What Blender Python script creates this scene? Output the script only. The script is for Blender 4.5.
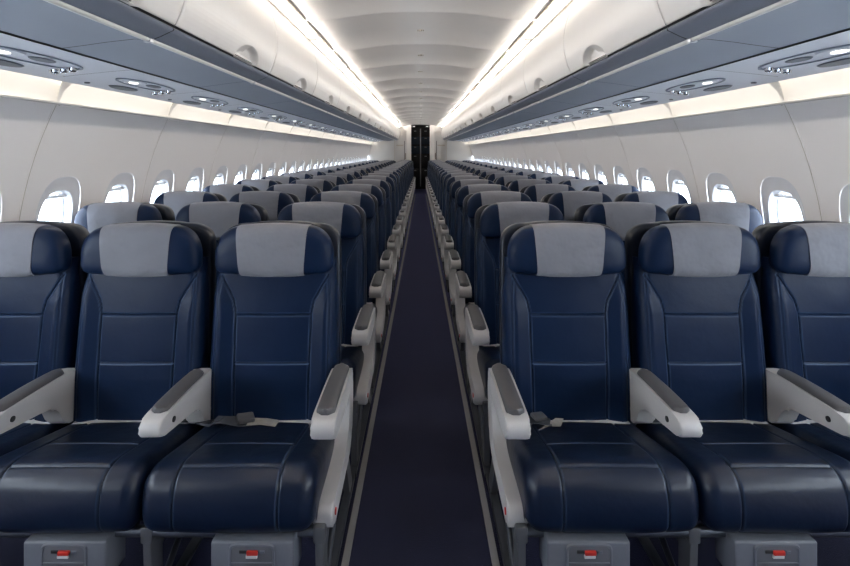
import bpy, bmesh, math, random
from mathutils import Vector, Matrix
random.seed(7)
S = bpy.context.scene
COL = S.collection
for o in list(bpy.data.objects):
    bpy.data.objects.remove(o)

# ------------------------------------------------------------------ camera, world, exposure
TAPER = 0.0059            # the cabin narrows slightly towards the tail
CAM_Z = 1.40
FPX = 495.0
cam_d = bpy.data.cameras.new('camera')
cam = bpy.data.objects.new('camera', cam_d)
COL.objects.link(cam)
cam.location = (0, 0, CAM_Z)
cam.rotation_euler = (math.pi / 2, 0, 0)
cam_d.sensor_width = 36
cam_d.lens = FPX / 850 * 36
cam_d.shift_x = (425 - 420.5) / 850
cam_d.shift_y = -(283 - 151.5) / 850
cam_d.clip_start = 0.05
S.camera = cam
w = bpy.data.worlds.new('daylight'); S.world = w; w.use_nodes = True
w.node_tree.nodes['Background'].inputs['Color'].default_value = (0.80, 0.90, 1.0, 1)
w.node_tree.nodes['Background'].inputs['Strength'].default_value = 14.0
S.view_settings.view_transform = 'Standard'
S.view_settings.look = 'None'
S.view_settings.gamma = 1
S.view_settings.exposure = 0.0
CEIL_LAMP = 155.0          # strength of the light strips above the bins
WALL_LAMP = 8.5           # strength of the light strips above the side walls
Y0, Y1 = -1.0, 16.3       # the cabin from the unseen front bulkhead to the galley wall

# ------------------------------------------------------------------ materials
def mat(name, col, rough=0.5, metal=0.0, spec=0.5, bump=None, var=None, coat=0.0, emit=None, sheen=0.0):
    m = bpy.data.materials.new(name); m.use_nodes = True
    nt = m.node_tree; b = nt.nodes['Principled BSDF']
    b.inputs['Base Color'].default_value = (*col, 1)
    b.inputs['Roughness'].default_value = rough
    b.inputs['Metallic'].default_value = metal
    b.inputs['Specular IOR Level'].default_value = spec
    b.inputs['Coat Weight'].default_value = coat
    b.inputs['Sheen Weight'].default_value = sheen
    if emit:
        b.inputs['Emission Color'].default_value = (*emit[0], 1)
        b.inputs['Emission Strength'].default_value = emit[1]
    tc = nt.nodes.new('ShaderNodeTexCoord')
    if var:
        scale, amt = var
        n = nt.nodes.new('ShaderNodeTexNoise'); n.inputs['Scale'].default_value = scale; n.inputs['Detail'].default_value = 4
        nt.links.new(tc.outputs['Object'], n.inputs['Vector'])
        mx = nt.nodes.new('ShaderNodeMix'); mx.data_type = 'RGBA'
        nt.links.new(n.outputs['Fac'], mx.inputs['Factor'])
        mx.inputs['A'].default_value = (*[c * (1 - amt) for c in col], 1)
        mx.inputs['B'].default_value = (*[min(1, c * (1 + amt)) for c in col], 1)
        nt.links.new(mx.outputs['Result'], b.inputs['Base Color'])
    if bump:
        prev = None
        for scale, st in bump:
            n = nt.nodes.new('ShaderNodeTexNoise'); n.inputs['Scale'].default_value = scale; n.inputs['Detail'].default_value = 3
            nt.links.new(tc.outputs['Object'], n.inputs['Vector'])
            bp = nt.nodes.new('ShaderNodeBump'); bp.inputs['Strength'].default_value = st; bp.inputs['Distance'].default_value = 0.4 / scale
            nt.links.new(n.outputs['Fac'], bp.inputs['Height'])
            if prev: nt.links.new(prev.outputs['Normal'], bp.inputs['Normal'])
            prev = bp
        nt.links.new(prev.outputs['Normal'], b.inputs['Normal'])
    return m

LEATHER_BUMP = [(420, 0.10), (13, 0.10)]
M = {}
def leather(name, col, thread, rough=0.38, spec=0.17):
    m = mat(name, col, rough, spec=spec, bump=LEATHER_BUMP)
    nt = m.node_tree; b = nt.nodes['Principled BSDF']
    a = nt.nodes.new('ShaderNodeAttribute'); a.attribute_name = 'thread'
    mx = nt.nodes.new('ShaderNodeMix'); mx.data_type = 'RGBA'
    tc = nt.nodes.new('ShaderNodeTexCoord')
    n = nt.nodes.new('ShaderNodeTexNoise'); n.inputs['Scale'].default_value = 6; n.inputs['Detail'].default_value = 4
    nt.links.new(tc.outputs['Object'], n.inputs['Vector'])
    m2 = nt.nodes.new('ShaderNodeMix'); m2.data_type = 'RGBA'
    m2.inputs['A'].default_value = (*[c * .82 for c in col], 1); m2.inputs['B'].default_value = (*[c * 1.18 for c in col], 1)
    nt.links.new(n.outputs['Fac'], m2.inputs['Factor'])
    nt.links.new(a.outputs['Fac'], mx.inputs['Factor'])
    nt.links.new(m2.outputs['Result'], mx.inputs['A'])
    mx.inputs['B'].default_value = (*thread, 1)
    nt.links.new(mx.outputs['Result'], b.inputs['Base Color'])
    return m
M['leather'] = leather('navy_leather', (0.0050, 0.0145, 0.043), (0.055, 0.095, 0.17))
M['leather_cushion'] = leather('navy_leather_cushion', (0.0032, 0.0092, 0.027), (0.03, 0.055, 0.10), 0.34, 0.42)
M['shell'] = mat('navy_shell', (0.0035, 0.007, 0.018), 0.38, bump=[(300, 0.08)])
M['cover'] = mat('grey_cover', (0.205, 0.210, 0.240), 0.85, spec=0.25, bump=[(900, 0.25), (9, 0.35)], var=(14, 0.10), sheen=0.2)
M['plastic'] = mat('grey_plastic', (0.50, 0.485, 0.48), 0.42, bump=[(500, 0.05)], var=(9, 0.06))
M['pad'] = mat('charcoal_pad', (0.085, 0.083, 0.088), 0.50, bump=[(700, 0.15)])
M['metal'] = mat('brushed_aluminium', (0.46, 0.48, 0.52), 0.32, metal=0.9)
M['tube'] = mat('dull_tube', (0.10, 0.11, 0.13), 0.4, metal=0.7)
M['leg'] = mat('leg_grey', (0.12, 0.125, 0.135), 0.45, metal=0.3)
M['fore'] = mat('bulkhead_darkened', (0.06, 0.06, 0.07), 0.8)
M['dark'] = mat('black_gap', (0.012, 0.012, 0.014), 0.6)
M['box'] = mat('box_plastic', (0.13, 0.14, 0.165), 0.45, var=(60, 0.08))
M['recess'] = mat('box_recess', (0.10, 0.105, 0.12), 0.5)
M['red'] = mat('red_tab', (0.50, 0.025, 0.015), 0.5)
M['white'] = mat('white_tab', (0.6, 0.6, 0.6), 0.5)
M['webbing'] = mat('belt_webbing', (0.040, 0.044, 0.055), 0.8, bump=[(600, 0.3)])
M['tag'] = mat('belt_tag', (0.30, 0.28, 0.26), 0.6, var=(60, 0.25))
M['bin'] = mat('bin_cream', (0.72, 0.69, 0.665), 0.36, bump=[(3, 0.03)])
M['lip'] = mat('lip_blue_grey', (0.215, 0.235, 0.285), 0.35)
M['under'] = mat('underside_bounce_tint', (0.205, 0.24, 0.305), 0.45, var=(2.5, 0.05))  # pale plastic with the bluish bounce light put into its colour
M['psu'] = mat('service_panel_grey', (0.62, 0.65, 0.72), 0.42, var=(4, 0.05))
M['rail'] = mat('rail_cream', (0.74, 0.73, 0.70), 0.4)
M['ceiling'] = mat('ceiling_cream', (0.72, 0.69, 0.665), 0.42)
M['trimline'] = mat('ceiling_edge', (0.50, 0.45, 0.38), 0.45)
M['wall'] = mat('wall_cream', (0.89, 0.855, 0.835), 0.36, bump=[(2.5, 0.04)])
M['cove'] = mat('cove_cream', (0.62, 0.595, 0.56), 0.5)
M['seal'] = mat('window_seal', (0.30, 0.32, 0.36), 0.6)
M['edge'] = mat('ceiling_trim_brown', (0.20, 0.165, 0.125), 0.5)
M['wframe'] = mat('window_white', (0.78, 0.78, 0.80), 0.4)
M['lamp'] = mat('ceiling_lamp', (1, 1, 1), 0.5, emit=((1.0, 0.935, 0.855), CEIL_LAMP))
M['lens'] = mat('ceiling_lamp_lens', (1, 1, 1), 0.5, emit=((1.0, 0.96, 0.90), 2.4))
M['walllamp'] = mat('wall_lamp', (1, 1, 1), 0.5, emit=((1.0, 0.95, 0.87), WALL_LAMP))
M['readlamp'] = mat('reading_lamp', (1, 1, 1), 0.3, emit=((1.0, 0.96, 0.9), 2.2))
M['partition'] = mat('partition_cream', (0.60, 0.585, 0.57), 0.5)
M['galley'] = mat('galley_dark', (0.012, 0.014, 0.020), 0.35)
M['galleyblue'] = mat('galley_blue', (0.035, 0.075, 0.14), 0.35)
M['brown'] = mat('brown_latch', (0.16, 0.10, 0.07), 0.5)
M['track'] = mat('aisle_trim', (0.24, 0.235, 0.24), 0.5, var=(30, 0.10))
M['grille'] = mat('grille_dark', (0.12, 0.135, 0.165), 0.5)
M['chrome'] = mat('chrome', (0.6, 0.62, 0.66), 0.15, metal=1.0)

# carpet: navy, fine weave with light flecks
def carpet():
    m = bpy.data.materials.new('navy_carpet'); m.use_nodes = True
    nt = m.node_tree; b = nt.nodes['Principled BSDF']; b.inputs['Roughness'].default_value = 0.95
    b.inputs['Specular IOR Level'].default_value = 0.2; b.inputs['Sheen Weight'].default_value = 0.9; b.inputs['Sheen Tint'].default_value = (0.35, 0.36, 0.75, 1); b.inputs['Sheen Roughness'].default_value = 0.4
    tc = nt.nodes.new('ShaderNodeTexCoord')
    v = nt.nodes.new('ShaderNodeTexVoronoi'); v.inputs['Scale'].default_value = 34
    nt.links.new(tc.outputs['Object'], v.inputs['Vector'])
    r = nt.nodes.new('ShaderNodeValToRGB'); r.color_ramp.elements[0].position = 0.0; r.color_ramp.elements[1].position = 0.11
    r.color_ramp.elements[0].color = (1, 1, 1, 1); r.color_ramp.elements[1].color = (0, 0, 0, 1)
    nt.links.new(v.outputs['Distance'], r.inputs['Fac'])
    n = nt.nodes.new('ShaderNodeTexNoise'); n.inputs['Scale'].default_value = 260; n.inputs['Detail'].default_value = 2
    nt.links.new(tc.outputs['Object'], n.inputs['Vector'])
    ch = nt.nodes.new('ShaderNodeTexWave'); ch.inputs['Scale'].default_value = 60; ch.inputs['Distortion'].default_value = 2
    nt.links.new(tc.outputs['Object'], ch.inputs['Vector'])
    base = nt.nodes.new('ShaderNodeMix'); base.data_type = 'RGBA'
    base.inputs['A'].default_value = (0.0032, 0.004, 0.010, 1); base.inputs['B'].default_value = (0.0085, 0.010, 0.024, 1)
    add = nt.nodes.new('ShaderNodeMath'); add.operation = 'MULTIPLY_ADD'; add.inputs[1].default_value = 0.35
    nt.links.new(ch.outputs['Fac'], add.inputs[0]); nt.links.new(n.outputs['Fac'], add.inputs[2])
    nt.links.new(add.outputs[0], base.inputs['Factor'])
    mul = nt.nodes.new('ShaderNodeMath'); mul.operation = 'MULTIPLY'; mul.inputs[1].default_value = 0.55
    nt.links.new(r.outputs['Color'], mul.inputs[0])
    mx = nt.nodes.new('ShaderNodeMix'); mx.data_type = 'RGBA'; mx.inputs['B'].default_value = (0.10, 0.11, 0.17, 1)
    nt.links.new(mul.outputs[0], mx.inputs['Factor']); nt.links.new(base.outputs['Result'], mx.inputs['A'])
    nt.links.new(mx.outputs['Result'], b.inputs['Base Color'])
    bp = nt.nodes.new('ShaderNodeBump'); bp.inputs['Strength'].default_value = 0.5; bp.inputs['Distance'].default_value = 0.003
    nt.links.new(n.outputs['Fac'], bp.inputs['Height']); nt.links.new(bp.outputs['Normal'], b.inputs['Normal'])
    return m
M['carpet'] = carpet()

def glass():
    m = bpy.data.materials.new('window_glass'); m.use_nodes = True
    nt = m.node_tree; nt.nodes.remove(nt.nodes['Principled BSDF'])
    t = nt.nodes.new('ShaderNodeBsdfTransparent'); t.inputs['Color'].default_value = (0.93, 0.96, 1, 1)
    g = nt.nodes.new('ShaderNodeBsdfGlossy'); g.inputs['Roughness'].default_value = 0.05
    f = nt.nodes.new('ShaderNodeValue'); f.outputs[0].default_value = 0.06; mx = nt.nodes.new('ShaderNodeMixShader')
    nt.links.new(f.outputs[0], mx.inputs[0]); nt.links.new(t.outputs[0], mx.inputs[1]); nt.links.new(g.outputs[0], mx.inputs[2])
    nt.links.new(mx.outputs[0], nt.nodes['Material Output'].inputs['Surface'])
    return m
M['glass'] = glass()

# ------------------------------------------------------------------ helpers
def taper(me):
    for v in me.vertices:
        x = v.co.x
        k = max(-1.0, min(1.0, x / 0.25))
        v.co.x = x - TAPER * v.co.y * k
def finish(me, m, smooth=True, sharp=38):
    bm = bmesh.new(); bm.from_mesh(me)
    bmesh.ops.recalc_face_normals(bm, faces=bm.faces)
    a = math.radians(sharp)
    for f in bm.faces: f.smooth = smooth
    for e in bm.edges:
        if len(e.link_faces) == 2 and e.calc_face_angle(0) > a: e.smooth = False
    bm.to_mesh(me); bm.free()
    if m: me.materials.append(m)
    return me
def mesh_of(name, verts, faces, m, smooth=True, sharp=38):
    me = bpy.data.meshes.new(name); me.from_pydata([tuple(v) for v in verts], [], faces)
    return finish(me, m, smooth, sharp)
def bm_mesh(name, bm, m, smooth=True, sharp=38):
    me = bpy.data.meshes.new(name); bm.to_mesh(me); bm.free()
    return finish(me, m, smooth, sharp)
def link(name, me, parent=None, loc=(0, 0, 0), rot=(0, 0, 0)):
    o = bpy.data.objects.new(name, me); COL.objects.link(o)
    o.parent = parent; o.location = loc; o.rotation_euler = rot
    return o
def tag(o, label, cat, group=None):
    o['label'] = label; o['category'] = cat
    if group: o['group'] = group
    return o
def struct(name, me, parent=None):
    o = link(name, me, parent)
    if parent is None: o['kind'] = 'structure'
    return o
class MB:
    def __init__(s): s.v = []; s.f = []
    def grid(s, rows, closed=False):
        b = len(s.v); n = len(rows[0])
        for r in rows: s.v += [tuple(p) for p in r]
        for i in range(len(rows) - 1):
            for j in range(n if closed else n - 1):
                k = (j + 1) % n
                s.f.append((b + i * n + j, b + i * n + k, b + (i + 1) * n + k, b + (i + 1) * n + j))
        return b
    def box(s, x0, x1, y0, y1, z0, z1):
        b = len(s.v)
        s.v += [(x, y, z) for x in (x0, x1) for y in (y0, y1) for z in (z0, z1)]
        s.f += [tuple(b + i for i in q) for q in ((0, 1, 3, 2), (4, 6, 7, 5), (0, 4, 5, 1), (2, 3, 7, 6), (0, 2, 6, 4), (1, 5, 7, 3))]
    def tube(s, p0, p1, r, n=16):
        p0 = Vector(p0); p1 = Vector(p1); d = (p1 - p0).normalized()
        u = d.orthogonal().normalized(); w_ = d.cross(u)
        rows = [[p + r * (math.cos(a) * u + math.sin(a) * w_) for a in [2 * math.pi * i / n for i in range(n)]] for p in (p0, p1)]
        b = s.grid(rows, True)
        s.f.append(tuple(range(b, b + n))[::-1]); s.f.append(tuple(range(b + n, b + 2 * n)))
    def mesh(s, name, m, smooth=True, sharp=38, tp=False):
        me = bpy.data.meshes.new(name); me.from_pydata(s.v, [], s.f)
        if tp: taper(me)
        return finish(me, m, smooth, sharp)
def rbox(x0, x1, y0, y1, z0, z1, r, seg=3):
    bm = bmesh.new(); bmesh.ops.create_cube(bm, size=1)
    for v in bm.verts:
        v.co = Vector(((x0 + x1) / 2 + v.co.x * (x1 - x0), (y0 + y1) / 2 + v.co.y * (y1 - y0), (z0 + z1) / 2 + v.co.z * (z1 - z0)))
    bmesh.ops.bevel(bm, geom=bm.edges[:], offset=r, segments=seg, profile=0.5, affect='EDGES')
    return bm
def extrude_yz(pts, x0, x1, r, seg=3):
    """closed (y,z) outline pushed from x0 to x1, its rims rounded by r"""
    bm = bmesh.new()
    a = [bm.verts.new((x0, y, z)) for y, z in pts]
    b = [bm.verts.new((x1, y, z)) for y, z in pts]
    fa = bm.faces.new(a); fb = bm.faces.new(b[::-1])
    n = len(pts)
    for i in range(n): bm.faces.new((a[i], b[i], b[(i + 1) % n], a[(i + 1) % n]))
    rim = [e for e in bm.edges if (e.verts[0].co.x == e.verts[1].co.x)]
    if r: bmesh.ops.bevel(bm, geom=rim, offset=r, segments=seg, profile=0.5, affect='EDGES', clamp_overlap=True)
    return bm
def smooth_poly(pts, k=2):
    """Chaikin corner cutting on a closed outline"""
    for _ in range(k):
        q = []
        n = len(pts)
        for i in range(n):
            a, b = pts[i], pts[(i + 1) % n]
            q.append((a[0] * .8 + b[0] * .2, a[1] * .8 + b[1] * .2)); q.append((a[0] * .2 + b[0] * .8, a[1] * .2 + b[1] * .8))
        pts = q
    return pts
def interp(x, xs, ys):
    if x <= xs[0]: return ys[0]
    for i in range(1, len(xs)):
        if x <= xs[i]:
            t = (x - xs[i - 1]) / (xs[i] - xs[i - 1]); return ys[i - 1] * (1 - t) + ys[i] * t
    return ys[-1]
def pillow(outline, cx, cz, df, db, yc, p=3.2, rings=16):
    """rounded cushion body: closed (x,z) outline, depth df forward (-y) and db backward from yc"""
    mb = MB(); n = len(outline); rows = []
    ks = [math.sin(math.pi / 2 * i / rings) for i in range(rings, 0, -1)]
    def ring(k, s, d):
        h = d * (max(0, 1 - k ** p)) ** (1 / p)
        return [(cx + (x - cx) * k, yc + s * h, cz + (z - cz) * k) for x, z in outline]
    for k in reversed(ks): rows.append(ring(k, -1, df))
    for k in ks[1:]: rows.append(ring(k, 1, db))
    b = mb.grid(rows, True)
    mb.v.append((cx, yc - df, cz)); c = len(mb.v) - 1
    for j in range(n): mb.f.append((c, b + (j + 1) % n, b + j))
    last = b + (len(rows) - 1) * n
    mb.v.append((cx, yc + db, cz)); c = len(mb.v) - 1
    for j in range(n): mb.f.append((c, last + j, last + (j + 1) % n))
    return mb

# ================================================================== SETTING
CZ, CR = 0.78, 1.88        # side wall: arc of a circle
def wx(z, r=CR): return math.sqrt(max(0.0, r * r - (z - CZ) ** 2))
# floor
mb = MB(); mb.grid([[(x, y, 0) for y in (Y0, Y1 + 4)] for x in (-1.9, -0.1, 0.1, 1.9)])
struct('floor', mb.mesh('floor', M['carpet'], tp=True))
for i, s in enumerate((-1, 1)):
    bm = MB(); bm.box(s * 0.253, s * 0.277, Y0, Y1, 0.0, 0.006)
    struct('trim_%d' % (i + 1), bm.mesh('trim', M['track'], False, tp=True))

# ceiling: arched panels with a raised joint between neighbours
prof_c = [(0.0, .892), (.12, .891), (.25, .887), (.36, .877), (.46, .862), (.55, .849), (.63, .840), (.69, .837), (.745, .836)]
def ceil_row(y, dz=0.0):
    half = [(x, z) for x, z in prof_c]
    pts = [(-x, z) for x, z in reversed(half)] + half[1:]
    return [(x, y, CAM_Z + z + dz) for x, z in pts]
mb = MB()
ys = []
k0 = 3.145 - 0.94 * 7
while k0 < Y1:
    ys.append(k0); k0 += 0.94
allr = []
for a in ys:
    allr += [ceil_row(a + .010, 0.0), ceil_row(a + .45, 0.004), ceil_row(a + .90, 0.0), ceil_row(a + .915, -0.008), ceil_row(a + .938, -0.008), ceil_row(a + .944, 0.006), ceil_row(a + .949, 0.006)]
allr = [r for r in allr if r[0][1] < Y1]
allr.append(ceil_row(Y1))
mb.grid(allr)
ce = struct('ceiling', mb.mesh('ceiling', M['ceiling'], sharp=50, tp=True))
mb = MB()
for a in ys:
    for dx, r in ((0, .012), (0.02, .005), (-.02, .005)):
        if Y0 < a + .5 < Y1: mb.tube((dx, a + .5, CAM_Z + .887), (dx, a + .5, CAM_Z + .905), r, 12)
struct('ceiling_fastener', mb.mesh('ceiling_fastener', M['trimline']), ce)
for s in (-1, 1):
    mb = MB(); mb.grid([[(s * x, y, CAM_Z + z) for x, z in ((.742, .838), (.744, .828), (.757, .824), (.763, .830), (.763, .855))] for y in (Y0, Y1)])
    struct('ceiling_edge', mb.mesh('ceiling_edge', M['edge'], tp=True), ce)
    # roof skin above the lamp trough, out to the wall
    mb = MB(); mb.grid([[(s * x, y, CAM_Z + z) for x, z in ((.757, .852), (.80, .868), (.86, .872), (.93, .865), (.97, .80))] for y in (Y0, Y1)])
    struct('ceiling_cove', mb.mesh('ceiling_cove', M['ceiling'], tp=True), ce)

# side walls: one panel per 0.99 m, two windows each
WY0, WP = 2.02, 0.495
wy = [WY0 + WP * i for i in range(-8, 30)]
ZB, ZT = 0.80, 1.34        # window band
WZ = 1.025                 # window centre height
def sup(a, hx, hz, p):
    c, s_ = math.cos(a), math.sin(a)
    return (hx * math.copysign(abs(c) ** (2 / p), c), hz * math.copysign(abs(s_) ** (2 / p), s_))
def cell_pt(a, hx, z0, z1):
    c, s_ = math.cos(a), math.sin(a)
    zc = (z0 + z1) / 2; hz = (z1 - z0) / 2
    k = 1 / max(abs(c) / hx, abs(s_) / hz)
    return (c * k, zc - WZ + s_ * k)
NA = 64
angs = [2 * math.pi * (i + .5) / NA for i in range(NA)]
for s, side in ((-1, 'left'), (1, 'right')):
    mb = MB()
    cell = [cell_pt(a, WP / 2, ZB, ZT) for a in angs]
    for qx, qz in ((1, ZT), (-1, ZT), (-1, ZB), (1, ZB)):
        tgt = (qx * WP / 2, qz - WZ)
        k = min(range(NA), key=lambda i: math.dist(cell[i], tgt)); cell[k] = tgt
    for c in wy:
        for sgn_ in (0,):
            # outer ring of the wall around the window recess
            rows = []
            for t in (0.0, .35, .7, 1.0):
                row = []
                for q, a in zip(cell, angs):
                    r_ = sup(a, .150, .235, 2.9)
                    y = q[0] * (1 - t) + r_[0] * t; z = WZ + q[1] * (1 - t) + (r_[1] + .012) * t
                    row.append((s * wx(z), c + y, z))
                rows.append(row)
            mb.grid(rows, True)
    # upper and lower strips, with a fine groove at each panel joint
    joints = [2.27 + .99 * i for i in range(-6, 16)]
    ysw = [y for y in (WY0 + WP * (i - .5) for i in range(-8, 31))]
    def strip(zs):
        rows = []
        for y in ysw: rows.append([(s * wx(z), y, z) for z in zs])
        mb.grid(rows)
    strip([ZT + (1.622 - ZT) * i / 10 for i in range(11)])
    strip([.02 + (ZB - .02) * i / 12 for i in range(13)])
    wall = struct('wall_' + side, mb.mesh('wall', M['wall'], sharp=60, tp=True))
    for j in joints:
        if j < ysw[0] or j > Y1: continue
        mb = MB()
        zs = [.1 + 1.522 * i / 30 for i in range(31)]
        mb.grid([[(s * (wx(z) - d), j + dy, z) for z in zs] for dy, d in ((-.010, -.003), (-.008, .0015), (-.003, .0025), (-.0022, -.0), (.0022, -.0), (.003, .0025), (.008, .0015), (.010, -.003))])
        struct('panel_joint', mb.mesh('panel_joint', M['wall'], tp=True), wall)
        mb = MB()
        mb.grid([[(s * (wx(z) - .0012), j + dy, z) for z in zs] for dy in (-.0025, .0025)])
        struct('joint_gap', mb.mesh('joint_gap', M['trimline'], tp=True), wall)
    # cove above the wall: lamp trough behind the bins
    mb = MB(); mb.grid([[(s * x, y, CAM_Z + z) for x, z in ((1.672, .214), (1.664, .218), (1.662, .225), (1.676, .229), (1.69, .228), (1.692, .25), (1.680, .30), (1.655, .345), (1.62, .375), (1.56, .39))] for y in (Y0, Y1)])
    struct('trim_%d' % (3 if s < 0 else 4), mb.mesh('cove', M['cove'], tp=True))
    # brackets across the cove at each joint
    n = 0
    for j in joints:
        if j < 0.5 or j > Y1: continue
        mb = MB()
        rows = []
        for x, z, wd in ((1.672, .216, .006), (1.676, .24, .010), (1.660, .285, .016), (1.635, .32, .032), (1.59, .345, .075)):
            rows.append([(s * (x - .002), j + dy * wd, CAM_Z + z - e) for dy, e in ((-1, 0), (-.9, .006), (.9, .006), (1, 0))])
        mb.grid(rows)
        struct('cove_bracket', mb.mesh('bracket', M['cove'], tp=True), wall)

# windows
nwin = 0
ring_spec = []
def window_meshes(s):
    mb = MB(); rows = []
    def ringp(hx, hz, p, dz, depth, sc=0):
        row = []
        for a in angs:
            q = sup(a, hx, hz, p); z = WZ + q[1] + dz
            row.append((s * (wx(z) + depth), q[0], z - WZ))
        return row
    rows.append(ringp(.162, .247, 2.9, .012, .008))
    rows.append(ringp(.1515, .2365, 2.9, .012, .0015))
    rows.append(ringp(.150, .235, 2.9, .012, 0))
    rows.append(ringp(.147, .232, 2.9, .012, .0005))
    rows.append(ringp(.143, .227, 2.9, .012, .002))
    rows.append(ringp(.138, .219, 2.9, .010, .0045))
    rows.append(ringp(.131, .203, 2.8, .006, .0075))
    rows.append(ringp(.122, .182, 2.7, 0, .010))
    rows.append(ringp(.119, .178, 2.7, 0, .0085))
    rows.append(ringp(.116, .175, 2.7, 0, .012))
    rows.append(ringp(.112, .171, 2.6, 0, .026))
    rows.append(ringp(.107, .166, 2.6, 0, .050))
    rows.append(ringp(.104, .163, 2.6, 0, .056))
    mb.grid(rows, True)
    fr = mb.mesh('window_frame', M['wframe'], sharp=70)
    mb = MB(); r = ringp(.106, .165, 2.6, 0, .056); b = len(mb.v)
    mb.v += r; mb.v.append((s * (wx(WZ) + .056), 0, 0))
    for i in range(NA): mb.f.append((b + i, b + (i + 1) % NA, b + NA))
    pn = mb.mesh('window_pane', M['glass'])
    mb = MB()          # the pull of the raised shade, peeking below the frame head
    mb.grid([[(s * (wx(WZ + z) + d), y, z) for y in [-.095 + .19 * i / 12 for i in range(13)]] for z, d in ((.155, .040), (.148, .028), (.140, .026), (.134, .034), (.14, .044))])
    sh = mb.mesh('window_shade', M['wframe'])
    mb = MB(); mb.grid([ringp(.1065, .1655, 2.6, 0, .045), ringp(.1035, .1625, 2.6, 0, .047), ringp(.1030, .1620, 2.6, 0, .050), ringp(.106, .165, 2.6, 0, .052)], True)
    se = mb.mesh('window_seal', M['seal'])
    return fr, pn, sh, se
for s in (-1, 1):
    fr, pn, sh, se = window_meshes(s)
    for c in wy:
        if c < 1.2 or c > Y1 - .2: continue
        nwin += 1
        x = -s * TAPER * c
        o = link('window_%d' % nwin, fr, None, (x, c, WZ)); o['kind'] = 'structure'
        link('window_pane', pn, o); link('window_shade', sh, o); link('window_seal', se, o)

# unseen outer skin, added to stop daylight leaking in above bins and behind coves
mb = MB()
sk = [(1.60, 1.60), (1.72, 1.60)] + [(1.94 * math.cos(a), .95 + 1.55 * math.sin(a)) for a in [math.radians(26 + 64 * i / 14) for i in range(15)]]
sk = sk[1:] + [(-x, z) for x, z in reversed(sk[1:-1])]
mb.grid([[(x, y, z) for x, z in sk] for y in (Y0 - .1, Y1 + .08)])
struct('ceiling_leak_cover', mb.mesh('skin', M['partition'], tp=True))

# bulkheads
def wall_box(name, x0, x1, y0, y1, z0, z1, m): 
    mb = MB(); mb.box(x0, x1, y0, y1, z0, z1); return struct(name, mb.mesh(name, m, False))
wall_box('wall_front', -2.1, 2.1, Y0 - .1, Y0 - .02, 0, 2.6, M['fore'])  # unseen; set close and dark to cut light from behind the camera
tb = TAPER * Y1
for s, nm in ((-1, 'wall_rear_left'), (1, 'wall_rear_right')):
    a, b = sorted((s * .335, s * 2.0))
    o = wall_box(nm, a, b, Y1, Y1 + .08, 0, 2.6, M['partition'])
    a, b = sorted((s * .305, s * .46))
    mb = MB(); mb.box(a, b, Y1 - .10, Y1, 0, 2.30); struct('door_jamb', mb.mesh('door_jamb', M['bin'], False), o)
    a, b = sorted((s * .52, s * .535))
    mb = MB(); mb.box(a, b, Y1 - .012, Y1, 0, 1.75); struct('panel_groove', mb.mesh('groove', M['dark'], False), o)
    a, b = sorted((s * .84, s * .855))
    mb = MB(); mb.box(a, b, Y1 - .06, Y1, 0, 1.8); struct('panel_edge', mb.mesh('edge', M['trimline'], False), o)
    a, b = sorted((s * .48, s * .50))
    mb = MB(); mb.box(a, b, Y1 - .03, Y1, 1.15, 1.35); struct('panel_latch', mb.mesh('latch', M['brown'], False), o)
    a, b = sorted((s * .56, s * .80))
    mb = MB(); mb.box(a, b, Y1 - .02, Y1, 1.58, 1.62); struct('panel_rail', mb.mesh('rail', M['trimline'], False), o)
# galley behind the opening
wall_box('wall_back', -1.2, 1.2, Y1 + 2.6, Y1 + 2.7, 0, 2.5, M['galley'])
wall_box('wall_galley_left', -.75, -.70, Y1 + .08, Y1 + 2.6, 0, 2.5, M['galley'])
wall_box('wall_galley_right', .70, .75, Y1 + .08, Y1 + 2.6, 0, 2.5, M['galley'])
wall_box('ceiling_galley', -.75, .75, Y1 + .08, Y1 + 2.6, 2.33, 2.38, M['galley'])
g = link('galley_cabinet', None, None, (0, Y1 + 2.2, 0))
tag(g, 'dark blue galley cabinet with metal latches at the far end of the aisle', 'cabinet')
mb = MB(); mb.box(-.70, .70, .02, .39, 0, 2.3); link('body', mb.mesh('body', M['galley'], False), g)
for z0, z1, mm in ((.05, .75, 'galley'), (.78, 1.28, 'galley'), (1.32, 1.62, 'galleyblue'), (1.66, 1.95, 'galleyblue'), (1.98, 2.22, 'galley')):
    for x0, x1 in ((-.36, -.03), (.03, .36)):
        d = link('door', bm_mesh('door', rbox(x0, x1, -.002, .03, z0, z1, .008), M[mm]), g)
        mb = MB(); mb.box(x0 + .12, x0 + .2, -.02, 0, z1 - .07, z1 - .045); link('latch', mb.mesh('latch', M['metal'], False), d)
mb = MB(); mb.box(-.02, .02, -.03, .0, .1, 2.25); ps = link('center_post', mb.mesh('post', M['metal'], False), g)
for s in (-1, 1):
    o = link('galley_lamp', None, None, (s * .24, Y1 + 1.7, 2.33)); tag(o, 'small round lamp above the %s galley doors at the aisle end' % ('left' if s < 0 else 'right'), 'lamp', 'galley lamps')
    mb = MB(); mb.tube((0, 0, -.02), (0, 0, 0), .05); link('housing', mb.mesh('housing', M['metal']), o)
    mb = MB(); mb.tube((0, 0, -.028), (0, 0, -.02), .04); link('lens', mb.mesh('lens', M['readlamp']), o)

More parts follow.
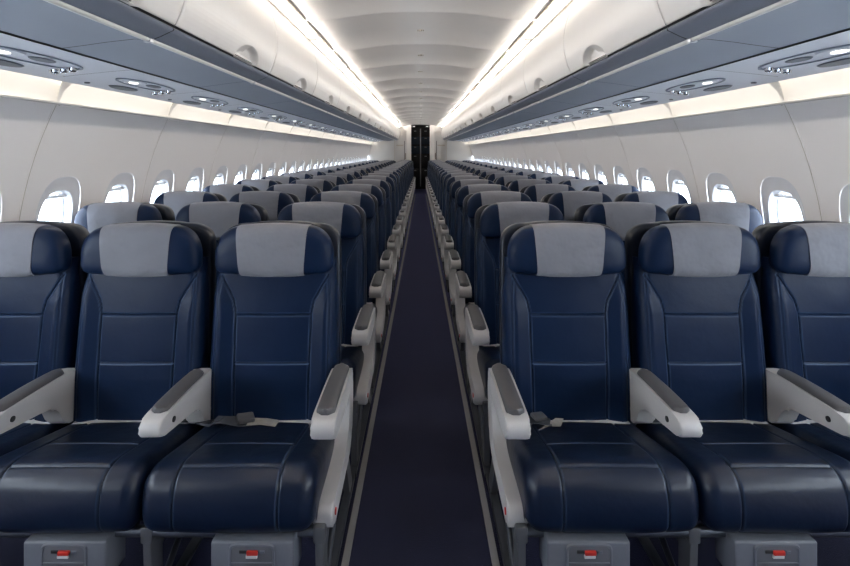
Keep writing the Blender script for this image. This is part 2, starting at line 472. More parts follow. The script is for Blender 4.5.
# ================================================================== OVERHEAD BINS
BJ0, BP = 1.635, 1.0
def bez(p0, p1, p2, n):
    return [((1 - t) ** 2 * p0[0] + 2 * t * (1 - t) * p1[0] + t * t * p2[0], (1 - t) ** 2 * p0[1] + 2 * t * (1 - t) * p1[1] + t * t * p2[1]) for t in [i / n for i in range(n + 1)]]
door_prof = bez((.822, .4165), (.728, .60), (.852, .815), 24) + [(.875, .845), (.92, .86)]
lip_prof = [(.835, .412), (.828, .406), (.830, .400), (.845, .393), (.870, .381), (.893, .372), (.900, .372)]
rail_prof = [(.900, .375), (.899, .368), (.904, .362), (.912, .361), (.918, .365), (.920, .370)]
under_prof = [(.918, .371), (.96, .372), (1.05, .362), (1.12, .352), (1.197, .342)]
def bin_meshes(s):
    out = {}
    L = BP - .006
    ny = 100
    LC, LW, LH = .645, .140, .075     # latch cup: centre along the bin, half width, height
    n = len(door_prof)
    # arclength along the door profile for the latch cup
    dl = [0.0]
    for i in range(1, n): dl.append(dl[-1] + math.dist(door_prof[i], door_prof[i - 1]))
    mb = MB(); rows = []
    ysamp = [.0, .003] + [.02, .1, .2, .3, .4, .48] + [LC - LW - .004 + (2 * LW + .008) * i / 44 for i in range(45)] + [.85, .92, L - .02, L - .003, L]
    # dense profile near the bottom
    fine = []
    for i in range(n - 1):
        m_ = 8 if dl[i] < .10 else 1
        for k in range(m_):
            t = k / m_
            fine.append((door_prof[i][0] * (1 - t) + door_prof[i + 1][0] * t, door_prof[i][1] * (1 - t) + door_prof[i + 1][1] * t, dl[i] * (1 - t) + dl[i + 1] * t))
    fine.append((*door_prof[-1], dl[-1]))
    for y in ysamp:
        edge = 0.004 if y in (0.0, L) else 0
        row = []
        for x, z, d in fine:
            e = edge + (.004 if d == 0 else 0)
            q = ((y - LC) / LW) ** 2 + (d / LH) ** 2
            dep = 0.0
            if q < 1: dep = .034 * min(1, (1 - q) * (6 if y > LC else 1.6)) * (0.55 + 0.45 * min(1, d / .03))
            row.append((s * (x + e + dep), y, CAM_Z + z))
        rows.append(row)
    mb.grid(rows)
    out['door'] = mb.mesh('bin_door', M['bin'], sharp=55, tp=False)
    mb = MB()   # latch paddle sitting in the cup
    rows = []
    for i in range(13):
        a = math.pi * i / 12
        rows.append([(s * (.818 + .012 * k), LC + (LW - .012) * math.cos(a), CAM_Z + .420 + .050 * math.sin(a) * (1 if k < 2 else 1)) for k in (0, 1)])
    mb = MB(); mb.grid([[(s * .8225, LC - .13, CAM_Z + .4170), (s * .842, LC - .11, CAM_Z + .430)], [(s * .8225, LC + .13, CAM_Z + .4170), (s * .842, LC + .12, CAM_Z + .430)]])
    out['latch'] = mb.mesh('latch', M['rail'])
    def st(prof, m, y0=.0, y1=L):
        b = MB(); b.grid([[(s * x, y, CAM_Z + z) for x, z in prof] for y in (y0, y1)]); return b.mesh('m', m, sharp=50)
    out['lip'] = st(lip_prof, M['lip'])
    out['rail'] = st(rail_prof, M['rail'], .002, L - .002)
    mb = MB(); mb.box(*sorted((s * .898, s * .921)), L - .012, L + .006, CAM_Z + .3595, CAM_Z + .3755)
    out['clip'] = mb.mesh('clip', M['metal'], False)
    out['under'] = st(under_prof, M['under'])
    b = MB(); b.grid([[(s * x, y, CAM_Z + z) for x, z in ((.835, .43), (.842, .425), (.842, .395), (.90, .385), (1.05, .372), (1.2, .352))] for y in (-.004, BP + .004)])
    out['core'] = b.mesh('core', M['dark'])
    return out
LEFT_RIGHT = {-1: 'left', 1: 'right'}
ORD = ['first', 'second', 'third', 'fourth', 'fifth', 'sixth', 'seventh', 'eighth', 'ninth', 'tenth', 'eleventh', 'twelfth', 'thirteenth', 'fourteenth', 'fifteenth', 'sixteenth', 'seventeenth', 'eighteenth', 'nineteenth', 'twentieth', 'twenty-first', 'twenty-second', 'twenty-third', 'twenty-fourth', 'twenty-fifth']
for s in (-1, 1):
    bmz = bin_meshes(s)
    idx = 0
    for k in range(-2, 15):
        y = BJ0 + BP * k
        last = y + BP > Y1
        # fixed parts carry the taper by shifting each bin inwards
        o = link('overhead_bin', None, None, (-s * TAPER * (y + .5), y, 0), (0, 0, s * TAPER))
        vis = k >= -1
        if vis:
            tag(o, 'cream overhead bin with a scooped latch, %s along the %s side of the aisle' % (ORD[idx], LEFT_RIGHT[s]), 'overhead bin', 'overhead bins on the %s' % LEFT_RIGHT[s])
            idx += 1
        else:
            tag(o, 'cream overhead bin behind the viewpoint on the %s side' % LEFT_RIGHT[s], 'overhead bin', 'overhead bins behind the viewpoint')
        if last: o.scale = (1, (Y1 - y - .01) / BP, 1)
        d = link('bin_door', bmz['door'], o)
        link('latch', bmz['latch'], d)
        link('lower_lip', bmz['lip'], o)
        r = link('hand_rail', bmz['rail'], o); link('rail_clip', bmz['clip'], r)
        link('underside', bmz['under'], o); link('inner_core', bmz['core'], o)

# service panels under the bins, one above each row of seats
RP, RY0, NR = 0.72, 1.86, 20
psu_prof = [(1.205, .338), (1.30, .330), (1.42, .318), (1.535, .305), (1.548, .301), (1.556, .303), (1.558, .33)]
def pz(x): return interp(x, [p[0] for p in psu_prof[:5]], [p[1] for p in psu_prof[:5]])
def psu_meshes(s):
    out = {}
    b = MB(); b.grid([[(s * x, y, CAM_Z + z) for x, z in psu_prof] for y in (-RP / 2 + .002, RP / 2 - .002)])
    out['panel'] = b.mesh('panel', M['psu'], sharp=50)
    def disc(xc, yc, rx, ry, h, m, ringed=False, tip=0):
        b = MB(); n = 28; rows = []
        for k, dz in ((1.0, 0.0), (.92, h), (.6, h + tip), (.0, h + tip * 1.2)):
            rows.append([(s * (xc + rx * k * math.cos(a)), yc + ry * k * math.sin(a), CAM_Z + pz(xc + rx * k * math.cos(a)) - .001 - dz) for a in [2 * math.pi * i / n for i in range(n)]])
        b.grid(rows, True); return b.mesh('disc', m)
    out['grille'] = disc(1.47, .02, .030, .110, .004, M['grille'])
    out['lamp_bezel'] = disc(1.345, -.10, .036, .080, .006, M['psu'])
    out['lamp_lens'] = disc(1.345, -.11, .015, .034, .008, M['readlamp'])
    b = MB(); n = 28                  # shaped dark ring round the lamp cluster
    rows = []
    for k, dz in ((1.0, .0), (1.0, .004), (.93, .004), (.93, .0)):
        rows.append([(s * (1.35 + .055 * k * math.cos(a)), .02 + .245 * k * math.sin(a), CAM_Z + pz(1.35 + .055 * k * math.cos(a)) - .0005 - dz) for a in [2 * math.pi * i / n for i in range(n)]])
    b.grid(rows, True); out['cluster_rim'] = b.mesh('rim', M['under'])
    out['sign'] = disc(1.345, .06, .022, .060, .003, M['grille'])
    out['nozzle'] = [disc(1.40 + .035 * k, .235, .015, .022, .010, M['chrome'], tip=.004) for k in (-1, 0, 1)]
    out['button'] = disc(1.50, -.20, .010, .014, .004, M['grille'])
    b = MB(); b.grid([[(s * x, y, CAM_Z + z) for x, z in ((1.195, .352), (1.208, .352), (1.40, .338), (1.550, .322))] for y in (-RP / 2 - .01, RP / 2 + .01)])
    out['gap'] = b.mesh('gap', M['dark'])  # dark sheet added behind the joints to block the wall strip's light
    return out
for s in (-1, 1):
    pm = psu_meshes(s)
    for r in range(-2, NR):
        y = RY0 - .18 + RP * r
        o = link('service_panel', None, None, (-s * TAPER * y, y, 0), (0, 0, s * TAPER))
        if r >= -1:
            tag(o, 'pale blue-grey service panel with lamps and air nozzles, %s under the %s bins' % (ORD[r + 1], LEFT_RIGHT[s]), 'service panel', 'service panels under the %s bins' % LEFT_RIGHT[s])
        else:
            tag(o, 'pale blue-grey service panel behind the viewpoint, %s side' % LEFT_RIGHT[s], 'service panel', 'service panels behind the viewpoint')
        link('panel', pm['panel'], o); link('gap_backing', pm['gap'], o)
        if r < 16:
            link('speaker_grille', pm['grille'], o)
            link('lamp_rim', pm['cluster_rim'], o)
            lb = link('lamp_bezel', pm['lamp_bezel'], o); link('lamp_lens', pm['lamp_lens'], lb)
            link('sign_window', pm['sign'], o)
            for q in pm['nozzle']: link('air_nozzle', q, o)
            link('call_button', pm['button'], o)
        else:
            lb = link('lamp_bezel', pm['lamp_bezel'], o); link('lamp_lens', pm['lamp_lens'], lb)

# light strips: above the bins, and above the side walls
for s in (-1, 1):
    k = 0
    y = BJ0 - 3 * BP + .45
    while y < Y1 - .1:
        L = min(1.49, Y1 - y)
        o = link('light_strip', None, None, (-s * TAPER * (y + L / 2), y, 0), (0, 0, s * TAPER))
        tag(o, 'warm white tube light between the ceiling edge and the %s bins' % LEFT_RIGHT[s], 'light', 'tube lights above the %s bins' % LEFT_RIGHT[s])
        b = MB(); b.grid([[(s * x, yy, CAM_Z + z) for x, z in ((.772, .812), (.776, .819), (.783, .823), (.792, .823))] for yy in (0, L - .05)])
        link('tube', b.mesh('tube', M['lamp']), o)
        b = MB(); b.grid([[(s * x, yy, CAM_Z + z) for x, z in ((.771, .812), (.773, .804), (.782, .800), (.808, .800), (.817, .804), (.819, .812))] for yy in (0, L - .05)])
        link('lens', b.mesh('lens', M['lens']), o)
        b = MB(); b.box(*sorted((s * .794, s * .798)), 0, L - .05, CAM_Z + .8125, CAM_Z + .858)
        link('added_shield', b.mesh('added_shield', M['cove'], False), o)  # unseen plate added to keep the tube's light off the bin doors
        b = MB(); b.box(*sorted((s * .763, s * .828)), L - .05, L - .005, CAM_Z + .797, CAM_Z + .826)
        link('end_holder', b.mesh('holder', M['cove'], False), o)
        y += 1.49; k += 1
    y = BJ0 - 2 * BP - .35
    while y < Y1 - .1:
        L = min(.985, Y1 - y)
        o = link('wall_light_strip', None, None, (-s * TAPER * (y + L / 2), y, 0), (0, 0, s * TAPER))
        tag(o, 'hidden warm light strip above the %s wall panels beside the bins' % LEFT_RIGHT[s], 'light', 'light strips above the %s wall' % LEFT_RIGHT[s])
        b = MB(); b.grid([[(s * x, yy, CAM_Z + z) for x, z in ((1.575, .345), (1.585, .330), (1.605, .325), (1.625, .340), (1.60, .355))] for yy in (0, L)], True)
        link('tube', b.mesh('tube', M['walllamp']), o)
        b = MB(); b.box(*sorted((s * 1.57, s * 1.61)), L * .3, L * .32, CAM_Z + .35, CAM_Z + .38)
        link('clip', b.mesh('clip', M['cove'], False), o)
        y += .99

# ================================================================== SEATS
BT = 1.123
def hw_back(z): return interp(z, [.33, .40, .60, .85, .93], [.222, .236, .238, .236, .226])
def seam_f(d, wdt=.0032): return math.exp(-(d / wdt) ** 2)
def seg_d(px, pz_, a, b):
    ax, az = a; bx, bz = b
    t = max(0, min(1, ((px - ax) * (bx - ax) + (pz_ - az) * (bz - az)) / ((bx - ax) ** 2 + (bz - az) ** 2)))
    return math.hypot(px - ax - t * (bx - ax), pz_ - az - t * (bz - az))
def add_thread(me, vals):
    at = me.attributes.new('thread', 'FLOAT', 'POINT')
    at.data.foreach_set('value', vals)
def backrest_mesh():
    NU, NV = 150, 190
    zb, zt = .345, .985
    verts, vals, faces = [], [], []
    side = [((.203, .925), (.152, .835)), ((.152, .835), (.143, .79)), ((.143, .79), (.136, .34))]
    def yf(z): return interp(z, [.34, .55, .75, .93, .99], [-.028, -.016, .008, .035, .045])
    for j in range(NV + 1):
        z = zb + (zt - zb) * j / NV
        W = hw_back(z)
        for i in range(NU + 1):
            u = -1 + 2 * i / NU
            x = u * W; ax = abs(x)
            d = min(W - ax, (z - zb) * 1.0)
            R = .048
            off = R - math.sqrt(max(0, R * R - (R - d) ** 2)) if d < R else 0
            ds = min(seg_d(ax, z, a, b) for a, b in side)
            zs = min(abs(z - .783), abs(z - .61)) if ax < .142 else 9
            dout = abs((W - ax) - .026) if z > .36 else 9
            g = max(seam_f(ds), seam_f(zs), .55 * seam_f(dout, .0028))
            xl = interp(z, [.34, .79, .835, .925], [.136, .143, .152, .203])
            bol = .015 * max(0, min(1, (ax - xl) / .05)) if z < .93 else 0
            puff = .004 * max(0, 1 - (ax / xl) ** 2) if ax < xl else 0
            y = yf(z) + off - bol - puff + .0062 * g
            if z > .93: y += (z - .93) * .2
            verts.append((x, y, z))
            th = max(seam_f(ds - .0055, .0014), seam_f(zs - .0055, .0014), .5 * seam_f(dout - .005, .0014))
            vals.append(min(1, th * .75))
    n = NU + 1
    for j in range(NV):
        for i in range(NU): faces.append((j * n + i, j * n + i + 1, (j + 1) * n + i + 1, (j + 1) * n + i))
    # side, top and bottom walls back to y = .055
    loop = [i for i in range(n)] + [j * n + NU for j in range(1, NV + 1)] + [NV * n + i for i in range(NU - 1, -1, -1)] + [j * n for j in range(NV - 1, 0, -1)]
    b = len(verts)
    for q in loop:
        x, y, z = verts[q]; verts.append((x, .070 + max(0, (z - .6)) * .06, z)); vals.append(0)
    m = len(loop)
    for k in range(m): faces.append((loop[k], loop[(k + 1) % m], b + (k + 1) % m, b + k))
    faces.append(tuple(b + k for k in range(m))[::-1])
    me = bpy.data.meshes.new('seat_back'); me.from_pydata(verts, [], faces)
    add_thread(me, vals)
    return finish(me, M['leather'], sharp=60)
def head_outline(sx=1.0, top=BT, bot=.926, hw=.224, rt=.118, rb=.034, arch=.006, sag=.012, flat=.118):
    pts = []
    # bottom edge, left to right, sagging in the middle
    N = 18
    for i in range(N + 1):
        x = -(hw - rb) + 2 * (hw - rb) * i / N
        pts.append((x, bot - sag * (1 - (x / (hw - rb)) ** 2) + sag))
    for i in range(1, 7):
        a = -math.pi / 2 + math.pi / 2 * i / 6
        pts.append((hw - rb + rb * math.cos(a), bot + sag + rb + rb * math.sin(a)))
    for i in range(0, 13):
        a = math.pi / 2 * i / 12
        pts.append((flat + (hw - flat) * math.cos(a) ** .9, top - arch - rt + rt * math.sin(a) ** .9))
    for i in range(1, 14):
        x = flat - 2 * flat * i / 14
        pts.append((x, top - arch * (x / flat) ** 2))
    for i in range(12, -1, -1):
        a = math.pi / 2 * i / 12
        pts.append((-(flat + (hw - flat) * math.cos(a) ** .9), top - arch - rt + rt * math.sin(a) ** .9))
    for i in range(6, 0, -1):
        a = -math.pi / 2 + math.pi / 2 * i / 6
        pts.append((-(hw - rb + rb * math.cos(a)), bot + sag + rb + rb * math.sin(a)))
    return [(x * sx, z) for x, z in pts]
HO = head_outline()
def headrest_mesh():
    mb = pillow(HO, 0, 1.02, .060, .045, .040, 3.6, 24)
    me = bpy.data.meshes.new('headrest'); me.from_pydata(mb.v, [], mb.f)
    vals = []
    for x, y, z in mb.v: vals.append(0.0)
    add_thread(me, vals)
    return finish(me, M['leather'], sharp=60)
def cover_mesh():
    o = [(x * 1.0, 1.02 + (z - 1.02) * 1.022) for x, z in HO]
    mb = pillow(o, 0, 1.02, .0635, .049, .040, 3.6, 24)
    bm = bmesh.new()
    vs = [bm.verts.new(v) for v in mb.v]
    for f in mb.f: bm.faces.new([vs[i] for i in f])
    for s in (-1, 1):
        a = Vector((s * .134, 0, 1.12)); b = Vector((s * .117, 0, .91))
        t = (b - a).normalized(); nrm = Vector((t.z, 0, -t.x)); 
        if nrm.x * s < 0: nrm = -nrm
        bmesh.ops.bisect_plane(bm, geom=bm.verts[:] + bm.edges[:] + bm.faces[:], plane_co=a, plane_no=nrm, clear_outer=True)
    bmesh.ops.bisect_plane(bm, geom=bm.verts[:] + bm.edges[:] + bm.faces[:], plane_co=(0, 0, .921), plane_no=(0, 0, -1), clear_outer=True)
    rng = random.Random(3)
    for v in bm.verts:
        hem = min(abs(abs(v.co.x) - (.117 + (v.co.z - .91) * .081)), 9)
        v.co.y -= .0015 * math.sin(v.co.x * 40 + v.co.z * 25) * .6
    bmesh.ops.recalc_face_normals(bm, faces=bm.faces)
    bmesh.ops.solidify(bm, geom=bm.faces[:], thickness=.0025)
    return bm_mesh('headrest_cover', bm, M['cover'], sharp=60)
def shell_mesh():
    # hard back shell behind cushion and headrest
    hw = .240
    pts = [(-.20, .33), (0, .33), (.20, .33), (.228, .345), (.236, .38), (hw, .50), (hw, .65), (hw, .80), (hw - .001, .92)]
    for i in range(0, 13):
        a = math.pi / 2 * i / 12
        pts.append((.135 + (hw - .003 - .135) * math.cos(a) ** .85, 1.03 + .083 * math.sin(a) ** .85))
    pts += [(.09, 1.119), (.045, 1.121), (0, 1.122)]
    left = [(-x, z) for x, z in reversed(pts[2:-1])]
    o = pts[1:] + left
    mb = pillow(o, 0, .73, .024, .045, .108, 7.0, 14)
    # recline with the back
    mb.v = [(x, y + (z - .73) * .045, z) for x, y, z in mb.v]
    return mb.mesh('back_shell', M['shell'], sharp=60)
def cushion_mesh():
    NX = 150
    ctl = [(.02, .388), (-.06, .403), (-.16, .425), (-.26, .448), (-.33, .464), (-.375, .470), (-.415, .462), (-.440, .440), (-.452, .405), (-.455, .365), (-.450, .330), (-.432, .308), (-.40, .300), (-.2, .300), (0, .300)]
    # dense Catmull-Rom sampling
    P = []
    for i in range(len(ctl) - 1):
        p0 = ctl[max(0, i - 1)]; p1 = ctl[i]; p2 = ctl[i + 1]; p3 = ctl[min(len(ctl) - 1, i + 2)]
        L = math.dist(p1, p2); m_ = max(3, int(L / .0035)) if i < 10 else 5
        for k in range(m_):
            t = k / m_
            P.append(tuple(.5 * (2 * p1[c] + (p2[c] - p0[c]) * t + (2 * p0[c] - 5 * p1[c] + 4 * p2[c] - p3[c]) * t * t + (-p0[c] + 3 * p1[c] - 3 * p2[c] + p3[c]) * t ** 3) for c in (0, 1)))
    P.append(ctl[-1])
    W = .2515
    verts, vals, faces = [], [], []
    for j, (y, z) in enumerate(P):
        a = P[max(0, j - 1)]; b = P[min(len(P) - 1, j + 1)]
        ty, tz = b[0] - a[0], b[1] - a[1]; l = math.hypot(ty, tz); ny, nz = tz / l * 1.0, -ty / l
        # outward normal: to the front / up
        ny, nz = (ny, nz)
        for i in range(NX + 1):
            x = (-1 + 2 * i / NX) * W; ax = abs(x)
            R = .045; d = W - ax
            off = R - math.sqrt(max(0, R * R - (R - d) ** 2)) if d < R else 0
            top = j < len(P) - 12
            g = seam_f(ax - .15) if top else 0
            th = seam_f(abs(ax - .15) - .0055, .0014) if top else 0
            if ax < .15 and z > .40:
                g = max(g, seam_f(y + .252, .003), seam_f(y + .398, .003)); th = max(th, seam_f(abs(y + .398) - .005, .0014), seam_f(abs(y + .252) - .005, .0014))
            crown = .006 * (1 - (x / W) ** 2) - (.004 if ax > .15 else 0) * 0
            o = crown - off - .0058 * g
            verts.append((x, y + ny * o, z + nz * o)); vals.append(min(1, th * .75))
    n = NX + 1
    for j in range(len(P) - 1):
        for i in range(NX): faces.append((j * n + i, j * n + i + 1, (j + 1) * n + i + 1, (j + 1) * n + i))
    for i0 in (0, NX):      # side caps down to the underside
        b = len(verts)
        for j in range(len(P)):
            v = verts[j * n + i0]; verts.append((v[0], max(-.44, v[1]), .318)); vals.append(0)
        for j in range(len(P) - 1):
            faces.append((j * n + i0, (j + 1) * n + i0, b + j + 1, b + j))
    me = bpy.data.meshes.new('seat_cushion'); me.from_pydata(verts, [], faces)
    # grooves run across the path on each row
    add_thread(me, vals)
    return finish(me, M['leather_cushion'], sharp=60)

# middle / window armrest: boomerang arm with a long pad
AW = .033
def arm_mesh():
    pts = [(-.378, .548), (-.384, .575), (-.372, .596), (-.33, .604), (-.15, .604), (-.02, .600), (.03, .585), (.05, .54), (.04, .46), (.0, .415), (-.035, .408), (-.070, .425), (-.095, .480), (-.13, .512), (-.19, .522), (-.25, .530), (-.31, .538)]
    return bm_mesh('armrest', extrude_yz(smooth_poly(pts, 2), -AW, AW, .007), M['plastic'], sharp=45)
def pad_mesh(w_=.026, y0=-.335, y1=-.05, z=.603, bow=.004):
    n = 24; rows = []
    mb = MB()
    for i in range(n + 1):
        t = i / n; y = y0 + (y1 - y0) * t
        k = min(1, math.sqrt(max(0, 1 - max(0, 1 - t * (y1 - y0) / .02) ** 2)) if t * (y1 - y0) < .02 else 1, math.sqrt(max(0, 1 - max(0, 1 - (1 - t) * (y1 - y0) / .02) ** 2)) if (1 - t) * (y1 - y0) < .02 else 1)
        k = .35 + .65 * k; zz = z + bow * math.sin(math.pi * t) - .004 * t
        rows.append([(x * w_ * (k if abs(x) == 1 else k), y, zz + h) for x, h in ((-1, -.006), (-1, .006), (-.85, .013), (-.5, .016), (0, .017), (.5, .016), (.85, .013), (1, .006), (1, -.006))])
    b = mb.grid(rows); m_ = 9
    mb.f.append(tuple(range(b, b + m_))); mb.f.append(tuple(range(b + n * m_, b + n * m_ + m_)))
    return mb.mesh('armrest_pad', M['pad'], sharp=60)
def aisle_arm_mesh():
    pts = [(-.378, .545), (-.386, .575), (-.375, .598), (-.33, .606), (-.12, .608), (-.02, .604), (.02, .59), (.03, .56), (.0, .54), (-.08, .535), (-.22, .532), (-.33, .535)]
    return bm_mesh('armrest', extrude_yz(smooth_poly(pts, 2), -.037, .037, .009), M['plastic'], sharp=45)
def aisle_panel_mesh():
    pts = [(-.392, .285), (-.394, .325), (-.372, .342), (-.30, .345), (-.20, .345), (-.12, .352), (-.07, .385), (-.045, .44), (-.035, .52), (-.03, .56), (.055, .56), (.065, .48), (.05, .39), (.03, .33), (-.02, .290), (-.10, .278), (-.25, .268), (-.36, .262)]
    return bm_mesh('side_panel', extrude_yz(smooth_poly(pts, 2), -.029, .029, .008), M['plastic'], sharp=45)
def disc_x(x0, x1, y, z, r, m, name):
    mb = MB(); mb.tube((x0, y, z), (x1, y, z), r, 16); return mb.mesh(name, m)
def box_meshes():
    out = {}
    bm = rbox(-.114, .114, -.475, -.375, .175, .298, .007, 4)
    out['box'] = bm_mesh('stowage_box', bm, M['box'])
    out['recess'] = bm_mesh('recess', rbox(-.060, .060, -.4775, -.47, .200, .290, .0035, 2), M['recess'])
    rim = MB(); rows = []
    n = 40
    for hx, hz, y in ((.064, .050, -.4755), (.062, .048, -.480), (.058, .044, -.480), (.056, .042, -.476)):
        rows.append([(q[0], y, .245 + q[1]) for q in (sup(2 * math.pi * i / n, hx, hz, 7) for i in range(n))])
    rim.grid(rows, True); out['rim'] = rim.mesh('rim', M['box'])
    out['tab'] = bm_mesh('pull_tab', rbox(-.013, .018, -.4845, -.477, .265, .277, .002, 2), M['red'])
    out['label'] = bm_mesh('white_strip', rbox(-.015, .016, -.4830, -.477, .256, .265, .001, 1), M['white'])
    out['slot'] = bm_mesh('slot', rbox(-.034, -.014, -.4800, -.477, .268, .277, .001, 1), M['dark'])
    out['slot2'] = bm_mesh('slot', rbox(.022, .036, -.4800, -.477, .268, .276, .001, 1), M['grille'])
    out['ledge'] = bm_mesh('ledge', rbox(-.056, .056, -.4815, -.477, .241, .2435, .001, 1), M['box'])
    return out
def ribbon(name, path, wid, m, th=.002):
    """flat strap along a path of (pos, tilt vector)"""
    mb = MB(); rows = []
    for (p, side) in path:
        p = Vector(p); sd = Vector(side).normalized() * wid / 2
        rows.append([p - sd, p + sd, p + sd + Vector((0, 0, th)), p - sd + Vector((0, 0, th))])
    mb.grid(rows, True); mb.f.append((0, 1, 2, 3)); q = len(mb.v) - 4; mb.f.append((q, q + 1, q + 2, q + 3))
    return mb.mesh(name, m, sharp=50)
def topz(y): return interp(y, [-.38, -.33, -.26, -.16, -.06, .02], [.475, .470, .454, .431, .409, .394]) + .004

SM = {'back': backrest_mesh(), 'head': headrest_mesh(), 'cover': cover_mesh(), 'shell': shell_mesh(), 'cushion': cushion_mesh(),
      'arm': arm_mesh(), 'pad': pad_mesh(), 'aarm': aisle_arm_mesh(), 'apad': pad_mesh(.029, -.345, -.005, .606, .003), 'apanel': aisle_panel_mesh()}
BX = box_meshes()
SM['pan'] = bm_mesh('seat_pan', rbox(-.215, .215, -.05, .03, .372, .405, .008), M['plastic'])
SM['btn'] = {s: disc_x(s * .0325, s * .036, -.30, .566, .009, M['dark'], 'recline_button') for s in (-1, 1)}
SM['redbtn'] = {s: disc_x(s * .0285, s * .032, -.345, .300, .010, M['red'], 'release_button') for s in (-1, 1)}
SM['hinge'] = {s: disc_x(s * .032, s * .038, .0, .455, .026, M['plastic'], 'hinge_cap') for s in (-1, 1)}

def belt(o, style, a):
    """a: +1 when the aisle lies towards +x"""
    if style == 'messy':
        pth = [((a * -.20, -.02, topz(-.02)), (0, 1, 0)), ((a * -.19, -.06, topz(-.06) + .012), (.1, 1, 0)), ((a * -.14, -.09, topz(-.09) + .020), (.3, 1, 0)), ((a * -.09, -.08, topz(-.08) + .012), (.1, 1, .2)), ((a * -.05, -.07, topz(-.07) + .005), (0, 1, 0))]
        b = link('seat_belt', ribbon('seat_belt', pth, .048, M['webbing']), o)
        link('buckle', bm_mesh('buckle', rbox(-.030, .030, -.024, .024, 0, .018, .006, 2), M['pad']), b, (a * -.075, -.075, topz(-.075) + .014), (.1, .12, .5 * a))
        link('belt_tag', ribbon('belt_tag', [((a * -.06, -.085, topz(-.085) + .012), (0, 1, .1)), ((a * -.01, -.07, topz(-.07) + .008), (.3, 1, 0)), ((a * .04, -.075, topz(-.075) + .002), (.1, 1, 0))], .042, M['tag']), b)
        link('loose_end', ribbon('loose_end', [((a * -.205, -.04, topz(-.04) + .004), (1, .3, 0)), ((a * -.225, -.10, topz(-.10) + .012), (1, .1, 0)), ((a * -.20, -.13, topz(-.13) + .012), (1, -.4, 0)), ((a * -.16, -.10, topz(-.1) + .02), (.6, 1, 0))], .040, M['webbing']), b)
    elif style == 'tag':
        pth = [((a * .20, -.03, topz(-.03)), (0, 1, 0)), ((a * .17, -.06, topz(-.06) + .012), (.1, 1, 0)), ((a * .13, -.08, topz(-.08) + .016), (.3, 1, 0)), ((a * .09, -.09, topz(-.09) + .010), (.1, 1, 0))]
        b = link('seat_belt', ribbon('seat_belt', pth, .050, M['webbing']), o)
        link('belt_tag', ribbon('belt_tag', [((a * .125, -.115, topz(-.115) + .003), (1, 1, 0)), ((a * .085, -.090, topz(-.09) + .012), (.8, 1, .1)), ((a * .045, -.07, topz(-.07) + .004), (.5, 1, 0))], .055, M['tag']), b)
        link('buckle', bm_mesh('buckle', rbox(-.026, .026, -.020, .020, 0, .014, .005, 2), M['pad']), b, (a * .13, -.07, topz(-.07) + .020), (.1, .1, .4))
        link('belt_tongue', ribbon('belt_tongue', [((a * .225, -.04, topz(-.04) + .006), (.3, 1, 0)), ((a * .185, -.045, topz(-.045) + .010), (0, 1, .2))], .040, M['tag']), b)
    else:
        sx = a if style == 'aisleside' else -a
        b = link('seat_belt', ribbon('seat_belt', [((sx * .215, -.02, topz(-.02)), (0, 1, 0)), ((sx * .195, -.055, topz(-.055) + .012), (.1, 1, 0)), ((sx * .165, -.075, topz(-.075) + .008), (.2, 1, 0))], .045, M['webbing']), o)
        link('belt_tongue', ribbon('belt_tongue', [((sx * .20, -.085, topz(-.085) + .008), (.4, 1, 0)), ((sx * .165, -.08, topz(-.08) + .010), (.1, 1, 0)), ((sx * .135, -.07, topz(-.07) + .003), (0, 1, 0))], .034, M['tag']), b)

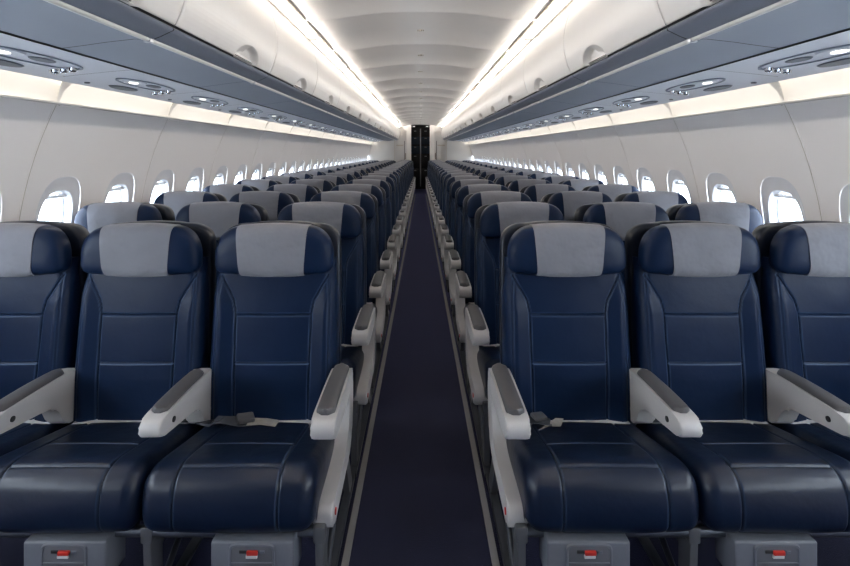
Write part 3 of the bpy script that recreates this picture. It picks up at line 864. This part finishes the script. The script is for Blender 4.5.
def make_seat(s, pos, r):
    """s: side of the aisle (-1 left), pos 0 aisle / 1 middle / 2 window, r row"""
    y = RY0 + RP * r
    x = s * (.568 + .508 * pos - TAPER * y - ((.018, -.014, -.018)[pos] if r else 0))
    a = -s                      # direction of the aisle in local x
    o = link('airline_seat', None, None, (x, y, 0), (0, 0, 0))
    kind = ('aisle', 'middle', 'window')[pos]
    extra = ('with a pale side panel', 'between two others', 'beside the wall')[pos]
    look = extra
    if r == 0:
        look = {(-1, 0): 'with a tangled belt', (1, 0): 'with a pale belt tag', (-1, 1): 'with a beige belt end', (1, 1): 'with a belt tongue', (-1, 2): 'cut by frame edge', (1, 2): 'cut by frame edge'}[(s, pos)]
    tag(o, 'navy leather %s seat %s, %s row, %s of the aisle' % (kind, look, ORD[r], LEFT_RIGHT[s]), 'seat', 'navy leather cabin seats')
    rng = random.Random(r * 17 + pos * 5 + s)
    lean = rng.uniform(-.012, .012) if r else 0
    bk = link('seat_back', SM['back'], o, (0, 0, 0), (lean, 0, 0))
    sh = link('back_shell', SM['shell'], o, (0, 0, 0), (lean, 0, 0))
    hd = link('headrest', SM['head'], o, (0, 0, .009 if r else 0), (lean, rng.uniform(-.008, .008) if r else 0, 0))
    link('headrest_cover', SM['cover'], hd)['label'] = 'grey fabric headrest cover'
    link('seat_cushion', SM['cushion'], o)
    if r < 3: link('seat_pan', SM['pan'], o)
    if pos == 0:
        ax = a * (.254 + .010)
        am = link('armrest', SM['aarm'], o, (ax, 0, -.011)); link('armrest_pad', SM['apad'], am)
        pn = link('side_panel', SM['apanel'], o, (a * .267, 0, 0))
        if r < 6: link('release_button', SM['redbtn'][a], pn)
    # the armrest on the window side of this seat
    if r < 9 or pos == 2:
        am = link('armrest', SM['arm'], o, (-a * (.254 if pos < 2 else .236), 0, -.009)); link('armrest_pad', SM['pad'], am)
        if r < 3:
            for q in (-1, 1):
                link('recline_button', SM['btn'][q], am); link('hinge_cap', SM['hinge'][q], am)
    if r < 2:
        bx = link('stowage_box', BX['box'], o, (a * (.078, .052, .052)[pos], .022, -.008)); bx.scale = (1.035, 1, 1)
        for k, nm in (('recess', 'recess'), ('rim', 'recess_rim'), ('tab', 'pull_tab'), ('label', 'tab_strip'), ('slot', 'slot'), ('slot2', 'slot'), ('ledge', 'ledge')):
            q = link(nm, BX[k], bx)
            if k == 'tab': q['label'] = 'red pull tab'
        style = {(-1, 0): 'messy', (1, 0): 'tag', (-1, 1): 'aisleside', (1, 1): 'aisleside'}.get((s, pos), 'wallside')
        if r == 0: belt(o, style, a)
    return o

# the metal undercarriage one row of three seats stands on
def frame_meshes(s):
    xa, xb = sorted((-s * .785, s * .72))
    out = {}
    m = MB(); m.tube((xa, -.395, .278), (xb, -.395, .278), .016, 20); out['front'] = m.mesh('front_beam', M['tube'])
    m = MB(); m.tube((xa, .00, .27), (xb, .00, .27), .022, 20); out['rear'] = m.mesh('rear_beam', M['tube'])
    lp = [(-.405, .292), (-.410, .25), (-.400, .12), (-.395, .035), (-.40, .012), (-.33, .012), (-.34, .10), (-.345, .20), (-.30, .235), (-.02, .235), (.05, .18), (.13, .04), (.14, .012), (.21, .012), (.20, .05), (.09, .22), (.05, .285), (-.1, .292)]
    out['leg'] = bm_mesh('leg', extrude_yz(lp, -.012, .012, .004, 2), M['leg'], sharp=45)
    m = MB(); m.box(-.016, .016, -.45, .27, .0, .014); out['track'] = m.mesh('floor_track', M['tube'], False)
    bm = rbox(-.018, .018, -.413, -.377, .250, .299, .006, 2); out['clamp'] = bm_mesh('clamp', bm, M['leg'])
    m = MB()
    m.tube((0, -.30, .07), (0, .04, .25), .010, 12); out['brace'] = m.mesh('brace', M['tube'])
    bm = rbox(-.035, .035, -.34, -.22, .10, .17, .01, 2); out['unit'] = bm_mesh('power_unit', bm, M['pad'])
    return out
FMS = {q: frame_meshes(q) for q in (-1, 1)}
def make_frame(s, r):
    FM = FMS[s]
    y = RY0 + RP * r
    cx = s * (1.076 - TAPER * y)
    o = link('seat_frame', None, None, (cx, y, 0))
    tag(o, 'metal frame with two legs under the %s row of seats, %s of the aisle' % (ORD[r], LEFT_RIGHT[s]), 'seat frame', 'seat frames under the rows')
    link('front_beam', FM['front'], o); link('rear_beam', FM['rear'], o)
    for lx in (-s * .768, -s * .262):
        lg = link('leg', FM['leg'], o, (lx, 0, 0))
        if r < 4:
            link('floor_track', FM['track'], lg); link('brace', FM['brace'], lg)
            if r < 2: link('clamp', FM['clamp'], lg)
for r in range(NR):
    for s in (-1, 1):
        make_frame(s, r)
        for pos in (0, 1, 2): make_seat(s, pos, r)
